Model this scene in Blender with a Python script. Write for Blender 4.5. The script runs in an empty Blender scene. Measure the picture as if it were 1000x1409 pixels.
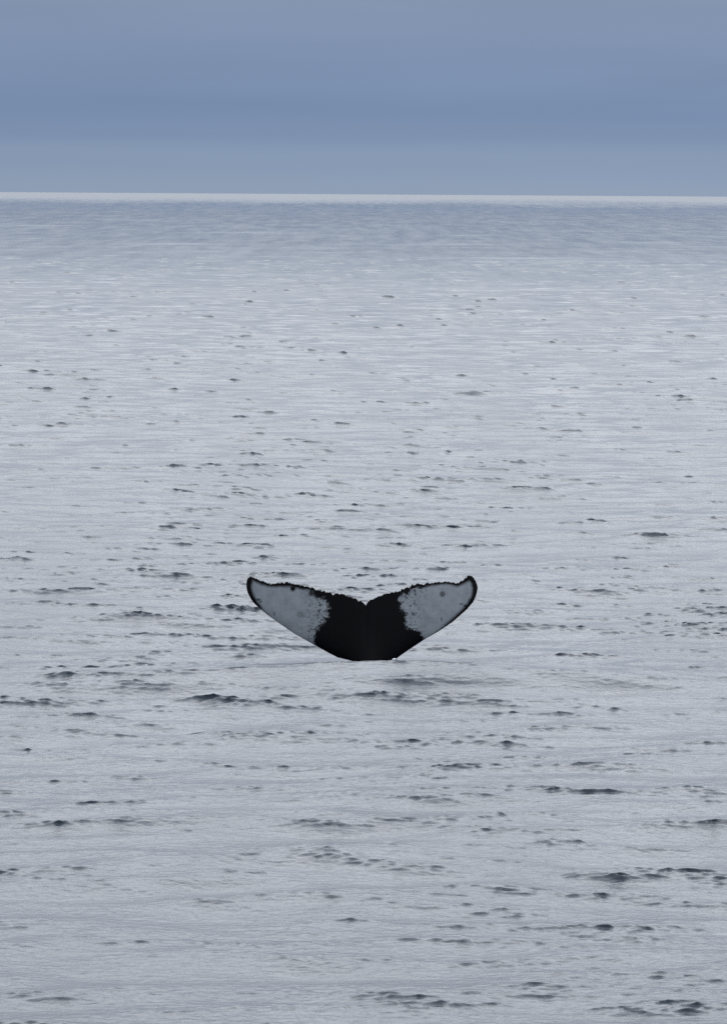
import bpy, math, numpy as np
from mathutils import Matrix, Vector

# ------------------------------------------------------------------ camera
S = bpy.context.scene
CAM_H = 9.3                       # eye height on the deck, metres above the sea
F_PX = 9000.0                    # focal length in pixels of the 1000 px wide photograph
RE = 6.371e6                      # earth radius: the sea drops away with distance
PITCH = math.atan((704.5 - 251.6) / F_PX)
ROLL = math.radians(0.36)
cam_d = bpy.data.cameras.new("camera")
cam = bpy.data.objects.new("camera", cam_d)
S.collection.objects.link(cam)
cam_d.sensor_fit = 'HORIZONTAL'
cam_d.sensor_width = 36.0
cam_d.lens = 36.0 * F_PX / 1000.0
cam_d.clip_start = 0.5
cam_d.clip_end = 60000.0
CAM_M = Matrix.Translation((0, 0, CAM_H)) @ Matrix.Rotation(math.pi/2 - PITCH, 4, 'X') @ Matrix.Rotation(ROLL, 4, 'Z')
cam.matrix_world = CAM_M
S.camera = cam

# ------------------------------------------------------------------ sky
SUN_EL, SUN_AZ = 52.0, 48.0       # degrees; azimuth clockwise from the view direction (+Y)
w = bpy.data.worlds.new("World"); S.world = w; w.use_nodes = True
nt = w.node_tree; N = nt.nodes; L = nt.links; N.clear()
out = N.new('ShaderNodeOutputWorld'); bg = N.new('ShaderNodeBackground')
L.new(bg.outputs[0], out.inputs[0])
sky = N.new('ShaderNodeTexSky'); sky.sky_type = 'NISHITA'; sky.sun_disc = False
sky.sun_elevation = math.radians(SUN_EL); sky.sun_rotation = math.radians(SUN_AZ)
sky.altitude = 10; sky.air_density = 1.0; sky.dust_density = 2.0
SKY_STRENGTH = 0.1
bg.inputs['Strength'].default_value = SKY_STRENGTH

def node(tree, kind, **kw):
    n = tree.nodes.new(kind)
    for k, v in kw.items():
        setattr(n, k, v)
    return n
def math_node(tree, op, a, b=None, c=None, clamp=False):
    n = tree.nodes.new('ShaderNodeMath'); n.operation = op; n.use_clamp = clamp
    for i, v in enumerate((a, b, c)):
        if v is None: continue
        if isinstance(v, (int, float)): n.inputs[i].default_value = v
        else: tree.links.new(v, n.inputs[i])
    return n.outputs[0]
def ramp(tree, fac, stops, interp='LINEAR'):
    n = tree.nodes.new('ShaderNodeValToRGB'); cr = n.color_ramp; cr.interpolation = interp
    while len(cr.elements) > 1: cr.elements.remove(cr.elements[-1])
    cr.elements[0].position = stops[0][0]; cr.elements[0].color = (*stops[0][1], 1)
    for p, c in stops[1:]:
        e = cr.elements.new(p); e.color = (*c, 1)
    tree.links.new(fac, n.inputs[0])
    return n.outputs[0]
def s2l(*rgb):
    return tuple((c/255/12.92 if c/255 <= .04045 else ((c/255+.055)/1.055)**2.4) for c in rgb)

tc = node(nt, 'ShaderNodeTexCoord')
sep = node(nt, 'ShaderNodeSeparateXYZ'); L.new(tc.outputs['Generated'], sep.inputs[0])
z = sep.outputs['Z']
# stratus: soft horizontal streaks that bend the layer boundaries
mp = node(nt, 'ShaderNodeMapping'); mp.inputs['Scale'].default_value = (5, 5, 45)
L.new(tc.outputs['Generated'], mp.inputs[0])
nz = node(nt, 'ShaderNodeTexNoise'); nz.inputs['Scale'].default_value = 3.0; nz.inputs['Detail'].default_value = 4
nz.inputs['Roughness'].default_value = .5
L.new(mp.outputs[0], nz.inputs['Vector'])
wob = math_node(nt, 'MULTIPLY', math_node(nt, 'SUBTRACT', nz.outputs['Fac'], .5), .005)
zz = math_node(nt, 'ADD', z, wob)
# low bank of distant cloud (the first degree above the sea)
lo = math_node(nt, 'MULTIPLY', math_node(nt, 'ADD', zz, .0018), 1/.0315, clamp=True)
low_col = ramp(nt, lo, [(0.0, s2l(143,161,185)), (0.18, s2l(136,156,184)), (0.30, s2l(124,146,178)),
                        (0.40, s2l(118,141,175)), (0.60, s2l(122,144,177)), (0.85, s2l(127,146,177)), (1.0, s2l(127,145,174))], 'EASE')
# thin bright overcast overhead
hi = math_node(nt, 'POWER', math_node(nt, 'MAXIMUM', zz, 0.0), .5)
g0 = s2l(127,145,174)
hi_col = ramp(nt, hi, [(0.0, g0), (0.17, g0), (0.24, (.19,.235,.32)), (0.35, (.50,.555,.64)),
                       (0.48, (.91,.945,1)), (1.0, (.87,.92,1.0))])
hi_gain = ramp(nt, hi, [(0.0, (.5,.5,.5)), (0.17, (.5,.5,.5)), (0.50, (1.0,1.0,1.0)), (1.0, (.84,.84,.84))])
hg = math_node(nt, 'MULTIPLY', hi_gain, 2.12)
hs = node(nt, 'ShaderNodeVectorMath', operation='SCALE'); L.new(hi_col, hs.inputs[0]); L.new(hg, hs.inputs['Scale'])
use_hi = math_node(nt, 'MULTIPLY', math_node(nt, 'SUBTRACT', zz, .026), 1/.004, clamp=True)
mixc = node(nt, 'ShaderNodeMix', data_type='RGBA')
L.new(use_hi, mixc.inputs[0]); L.new(low_col, mixc.inputs[6]); L.new(hs.outputs[0], mixc.inputs[7])
# the cloud is brighter on the sun's side
sd = (math.sin(math.radians(SUN_AZ)), math.cos(math.radians(SUN_AZ)))
dt = math_node(nt, 'ADD', math_node(nt, 'MULTIPLY', sep.outputs['X'], sd[0]), math_node(nt, 'MULTIPLY', sep.outputs['Y'], sd[1]))
side = math_node(nt, 'ADD', math_node(nt, 'MULTIPLY', dt, .30), .80)
clumps = node(nt, 'ShaderNodeTexNoise'); clumps.inputs['Scale'].default_value = 5.0; clumps.inputs['Detail'].default_value = 5
mp2 = node(nt, 'ShaderNodeMapping'); mp2.inputs['Scale'].default_value = (1, 1, 3.5); L.new(tc.outputs['Generated'], mp2.inputs[0])
L.new(mp2.outputs[0], clumps.inputs['Vector'])
mod = math_node(nt, 'ADD', math_node(nt, 'ADD', math_node(nt, 'MULTIPLY', clumps.outputs['Fac'], .12), .94), math_node(nt, 'MULTIPLY', math_node(nt, 'SUBTRACT', nz.outputs['Fac'], .5), .18))
gain = math_node(nt, 'MULTIPLY', math_node(nt, 'MULTIPLY', side, mod), 1/SKY_STRENGTH)
cs = node(nt, 'ShaderNodeVectorMath', operation='SCALE'); L.new(mixc.outputs[2], cs.inputs[0]); L.new(gain, cs.inputs['Scale'])
fin = node(nt, 'ShaderNodeMix', data_type='RGBA'); fin.inputs[0].default_value = .94   # how much of the clear sky the cloud hides
L.new(sky.outputs[0], fin.inputs[6]); L.new(cs.outputs[0], fin.inputs[7])
L.new(fin.outputs[2], bg.inputs['Color'])

# ------------------------------------------------------------------ sun behind the cloud
sun_d = bpy.data.lights.new("sun", 'SUN'); sun_d.energy = 0.5; sun_d.angle = math.radians(25); sun_d.color = (1, .975, .94)
sun = bpy.data.objects.new("sun", sun_d); S.collection.objects.link(sun)
sv = Vector((sd[0]*math.cos(math.radians(SUN_EL)), sd[1]*math.cos(math.radians(SUN_EL)), math.sin(math.radians(SUN_EL))))
sun.rotation_euler = sv.to_track_quat('Z', 'Y').to_euler()
sun.location = sv * 500

S.view_settings.view_transform = 'Standard'; S.view_settings.look = 'None'
S.view_settings.exposure = 0.0; S.view_settings.gamma = 1.0; S.view_settings.use_curve_mapping = False
S.render.engine = 'CYCLES'
S.cycles.max_bounces = 4
S.cycles.filter_width = 1.5
S.cycles.use_denoising = False

# ------------------------------------------------------------------ the sea
rng = np.random.default_rng(11)
WD = np.deg2rad(-62.0)            # the wind sea runs towards the boat, a little across
def tile(Lm, n, lam_min, lam_max, lam_p, slope_rms, spread, seed):
    """one periodic patch of sea: height, choppy shift in x, in y"""
    r = np.random.default_rng(seed)
    k1 = np.fft.fftfreq(n, Lm/n) * 2*np.pi
    kx, ky = np.meshgrid(k1, k1)
    k = np.hypot(kx, ky); k[0,0] = 1e-6
    th = np.arctan2(ky, kx) - WD
    kp = 2*np.pi/lam_p
    P = k**-4 * np.exp(-(kp/k)**2) * (np.abs(np.cos(th))**spread * .96 + .04)
    P[(k < 2*np.pi/lam_max) | (k > 2*np.pi/lam_min)] = 0
    P[0,0] = 0
    A = np.sqrt(P) * (r.normal(size=k.shape) + 1j*r.normal(size=k.shape))
    h = np.fft.ifft2(A).real
    sx = np.fft.ifft2(1j*kx*A).real; sy = np.fft.ifft2(1j*ky*A).real
    g = slope_rms / np.sqrt((sx**2 + sy**2).mean())
    dx = np.fft.ifft2(-1j*kx/k*A).real; dy = np.fft.ifft2(-1j*ky/k*A).real
    return np.stack([h, -dx, -dy], -1).astype(np.float32) * np.float32(g), Lm, n
def sample(t, x, y, rot=0.0):
    f, Lm, n = t
    c, s = math.cos(rot), math.sin(rot)
    u = ((x*c + y*s) / Lm * n); v = ((-x*s + y*c) / Lm * n)
    i = np.floor(u).astype(np.int64); j = np.floor(v).astype(np.int64)
    fu = (u - i).astype(np.float32)[:,None]; fv = (v - j).astype(np.float32)[:,None]
    i %= n; j %= n; i2 = (i+1) % n; j2 = (j+1) % n
    r = (f[j,i]*(1-fu) + f[j,i2]*fu)*(1-fv) + (f[j2,i]*(1-fu) + f[j2,i2]*fu)*fv
    o = r.copy(); o[:,1] = r[:,1]*c - r[:,2]*s; o[:,2] = r[:,1]*s + r[:,2]*c
    return o
T_SWELL = tile(410.0, 512, 14.0, 90.0, 30.0, .014, 3, 1)
T_SEA   = tile(101.0, 1024, 1.6, 16.0, 4.5, .050, 3, 2)
T_CHOP  = tile(29.0, 1280, .26, 1.5, .60, .16, 14, 3)
T_RIP   = tile(11.3, 1024, .10, .36, .24, .07, 2.0, 4)
T_PATCH = tile(173.0, 512, 5.0, 60.0, 18.0, 1.0, 1, 5)
def sea_shift(x, y, step):
    d = np.hypot(x, y)
    def keep(lam): return np.clip((lam/np.maximum(step, 1e-3) - 1.3)/1.2, 0, 1).astype(np.float32)
    sw = sample(T_SWELL, x, y, .1)
    se = sample(T_SEA, x, y)
    se2 = sample(T_SEA, x*.83+17, y*.83+5, -.5)
    se3 = sample(T_SEA, x*2.1+40, y*2.1-11, -.7)
    hs = (se[:,0] + .6*se2[:,0]); hs_n = hs/(hs.std()+1e-6)
    h3 = se3[:,0]/(se3[:,0].std()+1e-6)
    pa = sample(T_PATCH, x*1.6, y*.22, .2)[:,0]; pa = pa/T_PATCH[0][...,0].std()
    env = np.clip(.43 + .22*np.tanh(pa*.9) + .20*hs_n + .26*h3, .12, 1.65).astype(np.float32)
    env = env**1.35
    ch = sample(T_CHOP, x*1.85, y*1.7, -.16)*.58; ch2 = sample(T_CHOP, x*1.3+3, y*1.25+9, -.80)*.64
    ch[:,1:] *= 1.6; ch2[:,1:] *= 1.6; se3[:,1:] *= 1.3
    ri = sample(T_RIP, x, y, .3)
    wf = np.exp(-(((x-WX)/3.0)**2 + ((y-WY+1.5)/3.0)**2)).astype(np.float32)   # slick left by the tail
    calm = (1 - .78*np.clip((d-220)/500, 0, 1)).astype(np.float32)   # the breeze drops farther out
    far = np.clip((d-200)/300, 0, 1)
    o = sw*keep(20.)[:,None]*(1-.5*wf)[:,None]
    o = o + ((se + .6*se2)*keep(5.)[:,None])*((1-.6*wf)*calm)[:,None]
    o = o + se3*(keep(2.0)*(.34*(.6+.8*env)*(1-far) + .52*env**1.5*far*(1-.4*np.clip((d-800)/1200, 0, 1)))*(1-.55*wf)).astype(np.float32)[:,None]
    o = o + ((ch + .7*ch2)*(env*keep(.85)*(1-.55*wf))[:,None])
    o = o + ri*((.35+.65*env)*keep(.30)*(1-.4*wf))[:,None]
    o[:,2] -= .7*np.clip(o[:,0] - sw[:,0], -.05, .4)  # steep faces lean downwind, towards the boat
    near = np.exp(-(((x-WX)/2.6)**2 + ((y-CREST_Y)/2.5)**2)**2).astype(np.float32)
    o = o*(1-.25*near)[:,None]
    o[:,0] += (.415*np.exp(-((y-CREST_Y)/3.5)**2)*np.exp(-(x/7.0)**2)).astype(np.float32)   # low crest rolling past in front of the tail
    return o
WX, WY = 0.0, 127.0
CREST_Y = 120.5

HALF = 4.6; NC = 536
dense = np.linspace(-HALF, HALF, NC+1)
outer = HALF + np.cumsum(  .017*2*1.9**np.arange(40)); outer = outer[outer < 150]
outer = np.append(outer, 180.0)
def cols(level):                  # the dense columns thin out by half at each level
    return np.concatenate([-outer[::-1], dense[::2**level], outer])
def rows(d0, d1, s0):             # spacing grows with distance
    n = max(2, int(math.log(d1/d0)/(s0/d0)))
    return np.geomspace(d0, d1, n)
blocks = [(0, np.concatenate([[4, 8, 15, 25, 38, 50, 58, 63], rows(66, 160, .048)])),
          (1, rows(160, 800, .125)), (2, rows(800, 2200, .62)), (3, rows(2200, 15000, 16.))]
V = []; Q = []; P5 = []
base = 0; prev = None
no = len(outer)
for bi, (lev, rr) in enumerate(blocks):
    th = np.deg2rad(cols(lev)); nc = len(th)
    dth = np.gradient(th)
    r_use = rr if bi == 0 else rr[1:]
    step_r = np.gradient(rr) if bi == 0 else np.gradient(rr)[1:]
    D, TH = np.meshgrid(r_use, th, indexing='ij')
    STEP = np.maximum(step_r[:,None]*.9, (D*dth[None,:])).ravel()
    x = (D*np.sin(TH)).ravel(); y = (D*np.cos(TH)).ravel(); d2 = (D.ravel())**2
    o = sea_shift(x, y, STEP)
    V.append(np.stack([x + o[:,1], y + o[:,2], o[:,0] - d2/(2*RE)], -1))
    n_r = len(r_use)
    idx = base + np.arange(n_r*nc).reshape(n_r, nc)
    Q.append(np.stack([idx[:-1,:-1], idx[:-1,1:], idx[1:,1:], idx[1:,:-1]], -1).reshape(-1, 4))
    if prev is not None:          # stitch: two fine edges meet one coarse edge
        a, b = prev, idx[0]
        nd = len(dense[::2**lev]) - 1
        Q.append(np.stack([a[:no], a[1:no+1], b[1:no+1], b[:no]], -1))
        ai = no + 2*np.arange(nd); bi_ = no + np.arange(nd)
        P5.append(np.stack([a[ai], a[ai+1], a[ai+2], b[bi_+1], b[bi_]], -1))
        Q.append(np.stack([a[-no-1:-1], a[-no:], b[-no:], b[-no-1:-1]], -1))
    prev = idx[-1]; base += n_r*nc
V = np.concatenate(V).astype(np.float32); Q = np.concatenate(Q); P5 = np.concatenate(P5)
Q = Q[:, ::-1]; P5 = P5[:, ::-1]
def mesh_np(name, verts, polys):
    me = bpy.data.meshes.new(name)
    me.vertices.add(len(verts)); me.vertices.foreach_set('co', verts.astype(np.float32).ravel())
    lv = np.concatenate([p.ravel() for p in polys]).astype(np.int32)
    tot = np.concatenate([np.full(len(p), p.shape[1]) for p in polys]).astype(np.int32)
    st = np.concatenate([[0], np.cumsum(tot)[:-1]]).astype(np.int32)
    me.loops.add(len(lv)); me.loops.foreach_set('vertex_index', lv)
    me.polygons.add(len(tot)); me.polygons.foreach_set('loop_start', st); me.polygons.foreach_set('loop_total', tot)
    me.polygons.foreach_set('use_smooth', np.ones(len(tot), bool))
    me.update(calc_edges=True); me.validate()
    return me
me = mesh_np('water', V, [Q, P5])
water = bpy.data.objects.new('water', me); S.collection.objects.link(water)
water['kind'] = 'structure'
water['label'] = 'rippled grey blue open sea reaching the horizon'

def material(name):
    m = bpy.data.materials.new(name); m.use_nodes = True
    return m, m.node_tree, m.node_tree.nodes['Principled BSDF']
m, t, p = material('sea_water')
p.inputs['Base Color'].default_value = (.006, .016, .030, 1)
p.inputs['IOR'].default_value = 1.333
geo = node(t, 'ShaderNodeNewGeometry')
ln = node(t, 'ShaderNodeVectorMath', operation='LENGTH'); t.links.new(geo.outputs['Position'], ln.inputs[0])
dist = ln.outputs['Value']
# wind-ruffled: the small ripples that the surface mesh no longer carries become gloss
lg = math_node(t, 'LOGARITHM', dist, 10.0)
# windrows: streaks of ruffled and smooth water drawn out along the wind
mpw = node(t, 'ShaderNodeMapping'); mpw.inputs['Scale'].default_value = (.30, .012, 1); mpw.inputs['Rotation'].default_value = (0, 0, .03)
t.links.new(geo.outputs['Position'], mpw.inputs[0])
nw = node(t, 'ShaderNodeTexNoise'); nw.inputs['Scale'].default_value = 1.0; nw.inputs['Detail'].default_value = 5; nw.inputs['Roughness'].default_value = .65
t.links.new(mpw.outputs[0], nw.inputs['Vector'])
streak = math_node(t, 'SUBTRACT', nw.outputs['Fac'], .5)
mpv = node(t, 'ShaderNodeMapping'); mpv.inputs['Scale'].default_value = (.014, .0009, 1)
t.links.new(geo.outputs['Position'], mpv.inputs[0])
nv = node(t, 'ShaderNodeTexNoise'); nv.inputs['Scale'].default_value = 1.0; nv.inputs['Detail'].default_value = 5; nv.inputs['Roughness'].default_value = .6
t.links.new(mpv.outputs[0], nv.inputs['Vector'])
gust = math_node(t, 'SUBTRACT', nv.outputs['Fac'], .5)
lg = math_node(t, 'ADD', lg, math_node(t, 'ADD', math_node(t, 'MULTIPLY', streak, .18), math_node(t, 'MULTIPLY', gust, .26)))
rg = node(t, 'ShaderNodeValToRGB'); t.links.new(math_node(t, 'MULTIPLY', math_node(t, 'SUBTRACT', lg, 1.7), 1/2.5, clamp=True), rg.inputs[0])
cr = rg.color_ramp
def lp(dm): return (math.log10(dm)-1.7)/2.5
stops = [(lp(65), .225), (lp(140), .215), (lp(330), .21), (lp(560), .20), (lp(950), .145), (lp(2900), .10), (lp(3600), .16), (lp(5500), .27), (lp(12000), .28)]
cr.elements[0].position = stops[0][0]; cr.elements[0].color = (stops[0][1],)*3 + (1,)
cr.elements[1].position = stops[-1][0]; cr.elements[1].color = (stops[-1][1],)*3 + (1,)
for q, v in stops[1:-1]:
    e = cr.elements.new(q); e.color = (v, v, v, 1)
rgh = math_node(t, 'ADD', rg.outputs[0], math_node(t, 'MULTIPLY', streak, .19))
t.links.new(math_node(t, 'MAXIMUM', rgh, .04), p.inputs['Roughness'])
mpn = node(t, 'ShaderNodeMapping'); mpn.inputs['Scale'].default_value = (1, .8, 1)
t.links.new(geo.outputs['Position'], mpn.inputs[0])
n1 = node(t, 'ShaderNodeTexNoise'); n1.inputs['Scale'].default_value = 6.0; n1.inputs['Detail'].default_value = 4
n1.inputs['Distortion'].default_value = .4
t.links.new(mpn.outputs[0], n1.inputs['Vector'])
bp = node(t, 'ShaderNodeBump'); fade = math_node(t, 'SUBTRACT', 1.0, math_node(t, 'MULTIPLY', math_node(t, 'SUBTRACT', dist, 140.0), 1/460.0, clamp=True))
t.links.new(math_node(t, 'MULTIPLY', math_node(t, 'MAXIMUM', fade, .25), .55), bp.inputs['Strength']); bp.inputs['Distance'].default_value = .05
t.links.new(n1.outputs['Fac'], bp.inputs['Height'])
t.links.new(bp.outputs[0], p.inputs['Normal'])
me.materials.append(m)

# ------------------------------------------------------------------ the whale's tail
def pix(x, y, Y=WY):
    """photo pixel -> point on the upright plane at distance Y, where the tail meets the water"""
    v = CAM_M.to_3x3() @ Vector(((x-500)/F_PX, -(y-704.5)/F_PX, -1))
    s = Y / v.y
    return np.array([v.x*s, Y, CAM_H + v.z*s])
TOP = [(338,807),(338.6,801),(340.5,797.2),(343.8,795.7),(347,796.4),(350.4,798.1),(358,801.4),(366.5,804.2),(370.4,806.6),(375,806.2),(380.8,804.6),(389.4,804.2),
       (396,803.3),(403.6,805.2),(413,806.5),(422.6,808.6),(434,812.2),(443.5,815),(453,816.6),(457.8,819.8),(461.6,818.5),(470,818.5),
       (479.6,821.7),(491,825.7),(499.5,829.2),(503.2,833.2),(506,828.3),(514.7,824.2),(526,820.4),(533.7,817.1),(547,816.0),(558.4,810.5),
       (569.8,806.1),(583,805.2),(596.4,803.8),(613.5,802.1),(621,803.8),(630.6,804.6),(637.3,801.2),(642,796.6),(645.8,794.3),(649,794.6),
       (651.5,796.2),(655.3,802.3),(657.0,806.5),(657.8,811)]
BOT = [(338,807),(338.4,812),(340,818),(344.7,827),(350,833.5),(358,840.3),(370,849.5),(382.7,858.4),(405.5,873.6),(432,887.8),(451,898.3),(464.4,904.9),(478,907.6),(487,909.6),(490,920),
       (492,940),(495,965),(499,985),(503,990),(508,985),(514,970),(521,950),(528,932),(534,917),(540.4,910.2),(552.7,901.1),(566,892.6),
       (585,880.2),(604,869.8),(623,857.4),(642,841.3),(651.5,830.8),(655.5,822),(657.2,815.5),(657.8,811)]
TOP = np.array(TOP); BOT = np.array(BOT)
NU, NV = 521, 111
u = np.linspace(0, 1, NU)
xs = 338 + (657.8-338)*(.5 - .5*np.cos(np.pi*(u*.92+.04)))
xs = 338 + (xs - xs[0])/(xs[-1]-xs[0])*(657.8-338)
top = np.interp(xs, TOP[:,0], TOP[:,1]); bot = np.interp(xs, BOT[:,0], BOT[:,1])
r2 = np.random.default_rng(5)
def noise1(n, k):                 # knobbly trailing edge
    a = r2.normal(size=n); ker = np.hanning(k+2)[1:-1]; ker /= np.sqrt((ker**2).sum())
    return np.convolve(a, ker, 'same')
jag = (.8*np.abs(noise1(NU, 7)) + .45*noise1(NU, 3))
span = np.minimum(xs-338, 657.8-xs)
jag *= np.clip(span/14, .15, 1) * np.where(np.abs(xs-503) < 5, .1, 1)
top = top - jag + .4
top = np.minimum(top, bot - .02)
top[0] = bot[0] - .01; top[-1] = bot[-1] - .01
vv = np.linspace(0, 1, NV); vv = .5 - .5*np.cos(np.pi*vv)
XX = np.repeat(xs[:,None], NV, 1); YY = top[:,None]*(1-vv) + bot[:,None]*vv
ex = np.array(pix(501, 700)) - np.array(pix(500, 700)); o0 = pix(500, 700); ey = np.array(pix(500, 701)) - o0
PX = o0[None,None] + (XX-500)[...,None]*ex + (YY-700)[...,None]*ey
mpp = WY/F_PX
chord = (bot-top)*mpp
gk = np.exp(-.5*(np.arange(-40, 41)/14.)**2); gk /= gk.sum()
eb = np.convolve(np.pad(np.minimum(bot, 925), 40, 'edge'), gk, 'valid')
eb = np.maximum(eb, bot*(bot < 912))
wv = np.clip((eb[:,None]-YY)/(eb-top)[:,None], 0, 1)
naca = 5*(.2969*np.sqrt(wv) - .126*wv - .3516*wv**2 + .2843*wv**3 - .1036*wv**4)*2
naca = np.maximum(naca, .0)
Zm = PX[...,2]
Tm = np.minimum(.115*(eb-top)*mpp, .18)[:,None] * naca
deep = np.clip((.75 - Zm)/1.1, 0, 1)
deep = deep*deep*(3-2*deep)
Tm = Tm + np.exp(-((XX-502)/17)**2)*.40*deep
sx = (PX[...,0]-PX[NU//2,0,0])/2.25
camber = .30*np.abs(sx)**2.2 - .10*np.exp(-(sx/.32)**2)           # tips curl away, keel stands forward
lean = .16*np.clip(Zm, 0, None) + .45*np.clip(-Zm, 0, None)**1.4   # upright blade; the stock runs down and away
rip = .010*np.sin(XX*.11 + YY*.03)
mid = PX[...,1] + camber + lean + rip*np.clip(chord/.4, 0, 1)[:,None]
front = PX.copy(); front[...,1] = mid - Tm/2 - .004
back = PX.copy(); back[...,1] = mid + Tm/2 + .004
nF = NU*NV
verts = np.concatenate([front.reshape(-1,3), back.reshape(-1,3)])
gi = np.arange(nF).reshape(NU, NV)
qf = np.stack([gi[:-1,:-1], gi[:-1,1:], gi[1:,1:], gi[1:,:-1]], -1).reshape(-1,4)
qb = qf[:, ::-1] + nF
def edge(a): return np.stack([a[:-1], a[1:], a[1:]+nF, a[:-1]+nF], -1)
rim = np.concatenate([edge(gi[:,0]), edge(gi[::-1,-1]), edge(gi[0,::-1]), edge(gi[-1,:])])
wm = mesh_np('whale', verts, [qf, qb, rim])

# pigment: pale patches on the underside of each fluke
WL = [(347,801),(352,803),(360,806.5),(371,809.3),(384,808.6),(396,808.4),(411,810.4),(424,814.4),(437,822),(450,826.5),(453,836),(450,848),(443,858),(435,866),(431.5,880),
      (430,888),(402,873.5),(382,860),(363,843.5),(350.5,826),(346,815.6),(345,807)]
WR = [(646,801.5),(649.3,806),(650.5,813),(649,823.5),(641,836),(623,852.5),(605,868),(588,879.6),(583,880),(577,870.5),(566,866),(560,860.5),(555.5,850),(552,839),(548.5,828),
      (552,821.5),(564,816.5),(572,810.3),(596,806.8),(613,805.3),(630,808.3),(641,803.8)]
def sdist(px, py, poly):
    poly = np.array(poly, float); inside = np.zeros(px.shape, bool); dmin = np.full(px.shape, 1e9)
    for a, b in zip(poly, np.roll(poly, -1, 0)):
        e = b-a; tt = np.clip(((px-a[0])*e[0] + (py-a[1])*e[1])/(e@e), 0, 1)
        dmin = np.minimum(dmin, np.hypot(px-a[0]-tt*e[0], py-a[1]-tt*e[1]))
        c = ((a[1] > py) != (b[1] > py)) & (px < (b[0]-a[0])*(py-a[1])/(b[1]-a[1]+1e-12) + a[0])
        inside ^= c
    return np.where(inside, dmin, -dmin)
field = np.maximum(sdist(XX, YY, WL), sdist(XX, YY, WR))
# ragged inner borders, clean borders along the leading edge
ragged = np.exp(-((XX-443)/24)**2) + np.exp(-((XX-560)/22)**2)
def bl(x0, y0, r, s=1.0, ax=1.0):
    return s*np.exp(-(((XX-x0)/(r*ax))**2 + ((YY-y0)/r)**2)**1.5)
dark = bl(402.5,811.3,3.6,1.3) + bl(608.8,819,3.6,1.0) - bl(608.8,819,1.5,.6) + bl(568,845,1.9,.8) + bl(412.5,846.5,4.2,.5) - bl(412.5,846.5,2.0,.45) \
     + bl(570.5,814,2.2,.9,.7) + bl(571.5,819,2.0,.9,.6) + bl(607.5,853,3.0,.6,.4) + bl(641,835.5,1.8,.9,2.0) + bl(635,833,1.3,.7,2.2) \
     + bl(355,827,1.6,.8,2.2) + bl(358,830,1.4,.7,1.8) + bl(377,846,3.0,.5,.5) + bl(427,819,2.6,.8,1.4) + bl(433,817,2.4,.9,1.3) + bl(441,833,2.0,.8) + bl(437,847,1.8,.6)
patch = np.concatenate([field.ravel(), np.full(nF, -30.)]).astype(np.float32)
spot = np.concatenate([dark.ravel(), np.zeros(nF)]).astype(np.float32)
rag = np.concatenate([ragged.ravel(), np.zeros(nF)]).astype(np.float32)
for nm, arr in (('patch', patch), ('spot', spot), ('rag', rag)):
    wm.attributes.new(nm, 'FLOAT', 'POINT').data.foreach_set('value', arr)
whale = bpy.data.objects.new('whale', wm); S.collection.objects.link(whale)
off = Vector((float(PX[NU//2,0,0]), WY, 0.0))
wm.transform(Matrix.Translation(-off)); whale.location = off
whale['label'] = 'black whale tail with grey white patches raised above the sea'
whale['category'] = 'whale'

m, t, p = material('whale_skin')
def attr(nm):
    a = node(t, 'ShaderNodeAttribute'); a.attribute_name = nm; return a.outputs['Fac']
tcn = node(t, 'ShaderNodeTexCoord')
def noise(scale, detail=4, rough=.6, stretch=(1,1,1)):
    mm = node(t, 'ShaderNodeMapping'); mm.inputs['Scale'].default_value = stretch; t.links.new(tcn.outputs['Object'], mm.inputs[0])
    n = node(t, 'ShaderNodeTexNoise'); n.inputs['Scale'].default_value = scale; n.inputs['Detail'].default_value = detail; n.inputs['Roughness'].default_value = rough
    t.links.new(mm.outputs[0], n.inputs['Vector']); return n.outputs['Fac']
ragn = math_node(t, 'MULTIPLY', math_node(t, 'SUBTRACT', noise(8, 8, .78, (.8, 1, 1.25)), .5), 1.0)
amp = math_node(t, 'ADD', math_node(t, 'MULTIPLY', attr('rag'), 34.0), 6.0)
f = math_node(t, 'ADD', attr('patch'), math_node(t, 'MULTIPLY', ragn, amp))
f = math_node(t, 'MULTIPLY', math_node(t, 'ADD', f, 1.6), .24, clamp=True)
f = math_node(t, 'MULTIPLY', f, math_node(t, 'SUBTRACT', 1.0, attr('spot'), clamp=True))
spk = math_node(t, 'MULTIPLY', math_node(t, 'SUBTRACT', noise(22, 3, .6), .53), 9.0, clamp=True)
f = math_node(t, 'MULTIPLY', f, math_node(t, 'SUBTRACT', 1.0, math_node(t, 'MULTIPLY', math_node(t, 'MULTIPLY', spk, attr('rag')), .85), clamp=True))
scr = math_node(t, 'MULTIPLY', math_node(t, 'SUBTRACT', noise(7, 5, .7, (.7, 1, 4.0)), .60), 6.0, clamp=True)
f = math_node(t, 'MULTIPLY', f, math_node(t, 'SUBTRACT', 1.0, math_node(t, 'MULTIPLY', scr, .30)))
mott = ramp(t, noise(4.5, 6, .65), [(.25, (.175,.195,.22)), (.5, (.225,.25,.28)), (.75, (.275,.30,.325))])
mx = node(t, 'ShaderNodeMix', data_type='RGBA')
t.links.new(f, mx.inputs[0]); mx.inputs[6].default_value = (.0015, .0016, .0026, 1); t.links.new(mott, mx.inputs[7])
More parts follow.
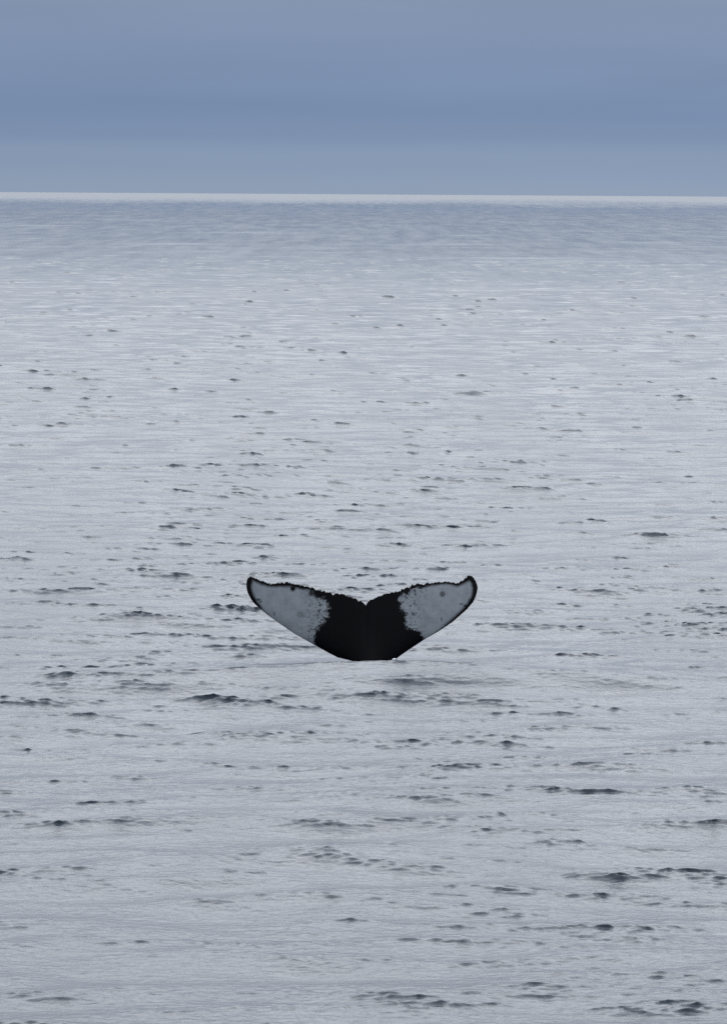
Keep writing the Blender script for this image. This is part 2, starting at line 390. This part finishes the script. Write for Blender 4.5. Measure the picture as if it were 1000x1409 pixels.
t.links.new(mx.outputs[2], p.inputs['Base Color'])
p.inputs['Roughness'].default_value = .42; p.inputs['Specular IOR Level'].default_value = .06
bn = node(t, 'ShaderNodeBump'); bn.inputs['Strength'].default_value = .25; bn.inputs['Distance'].default_value = .02
t.links.new(noise(14, 4), bn.inputs['Height']); t.links.new(bn.outputs[0], p.inputs['Normal'])
wm.materials.append(m)

# ------------------------------------------------------------------ splash where the water closes on the tail
import bmesh
sp = pix(541.0, 909.0, CREST_Y + .7)
near_v = V[np.argsort(np.hypot(V[:,0]-sp[0], V[:,1]-sp[1]))[:4]]
sz = float(near_v[:,2].mean())
r3 = np.random.default_rng(8)
bm = bmesh.new()
bmesh.ops.create_icosphere(bm, subdivisions=4, radius=1.0)
for v in bm.verts:
    a, b, c = v.co
    k = 1 + .30*math.sin(7*a+2)*math.cos(9*b) + .22*math.sin(17*a+5*c+1)*math.cos(15*b+4*c) + .10*math.sin(31*a+27*b)
    v.co = Vector((a*.085*k, b*.07*k, c*.026*k*(1+.8*math.sin(4*a+.6))))
sm = bpy.data.meshes.new('splash'); bm.to_mesh(sm); bm.free()
for pl in sm.polygons: pl.use_smooth = True
m, t, p = material('foam')
p.inputs['Base Color'].default_value = (.8, .82, .84, 1); p.inputs['Roughness'].default_value = .5
p.inputs['Subsurface Weight'].default_value = .3; p.inputs['Subsurface Radius'].default_value = (.02, .02, .02)
tcx = node(t, 'ShaderNodeTexCoord'); nx = node(t, 'ShaderNodeTexNoise'); nx.inputs['Scale'].default_value = 60
t.links.new(tcx.outputs['Object'], nx.inputs['Vector'])
bx_ = node(t, 'ShaderNodeBump'); bx_.inputs['Strength'].default_value = .4; bx_.inputs['Distance'].default_value = .01
t.links.new(nx.outputs['Fac'], bx_.inputs['Height']); t.links.new(bx_.outputs[0], p.inputs['Normal'])
sm.materials.append(m)
splash = bpy.data.objects.new('splash', sm); S.collection.objects.link(splash)
splash.location = (sp[0], sp[1], sz)
splash['label'] = 'small white splash of foam at the foot of the whale tail'
splash['category'] = 'splash'
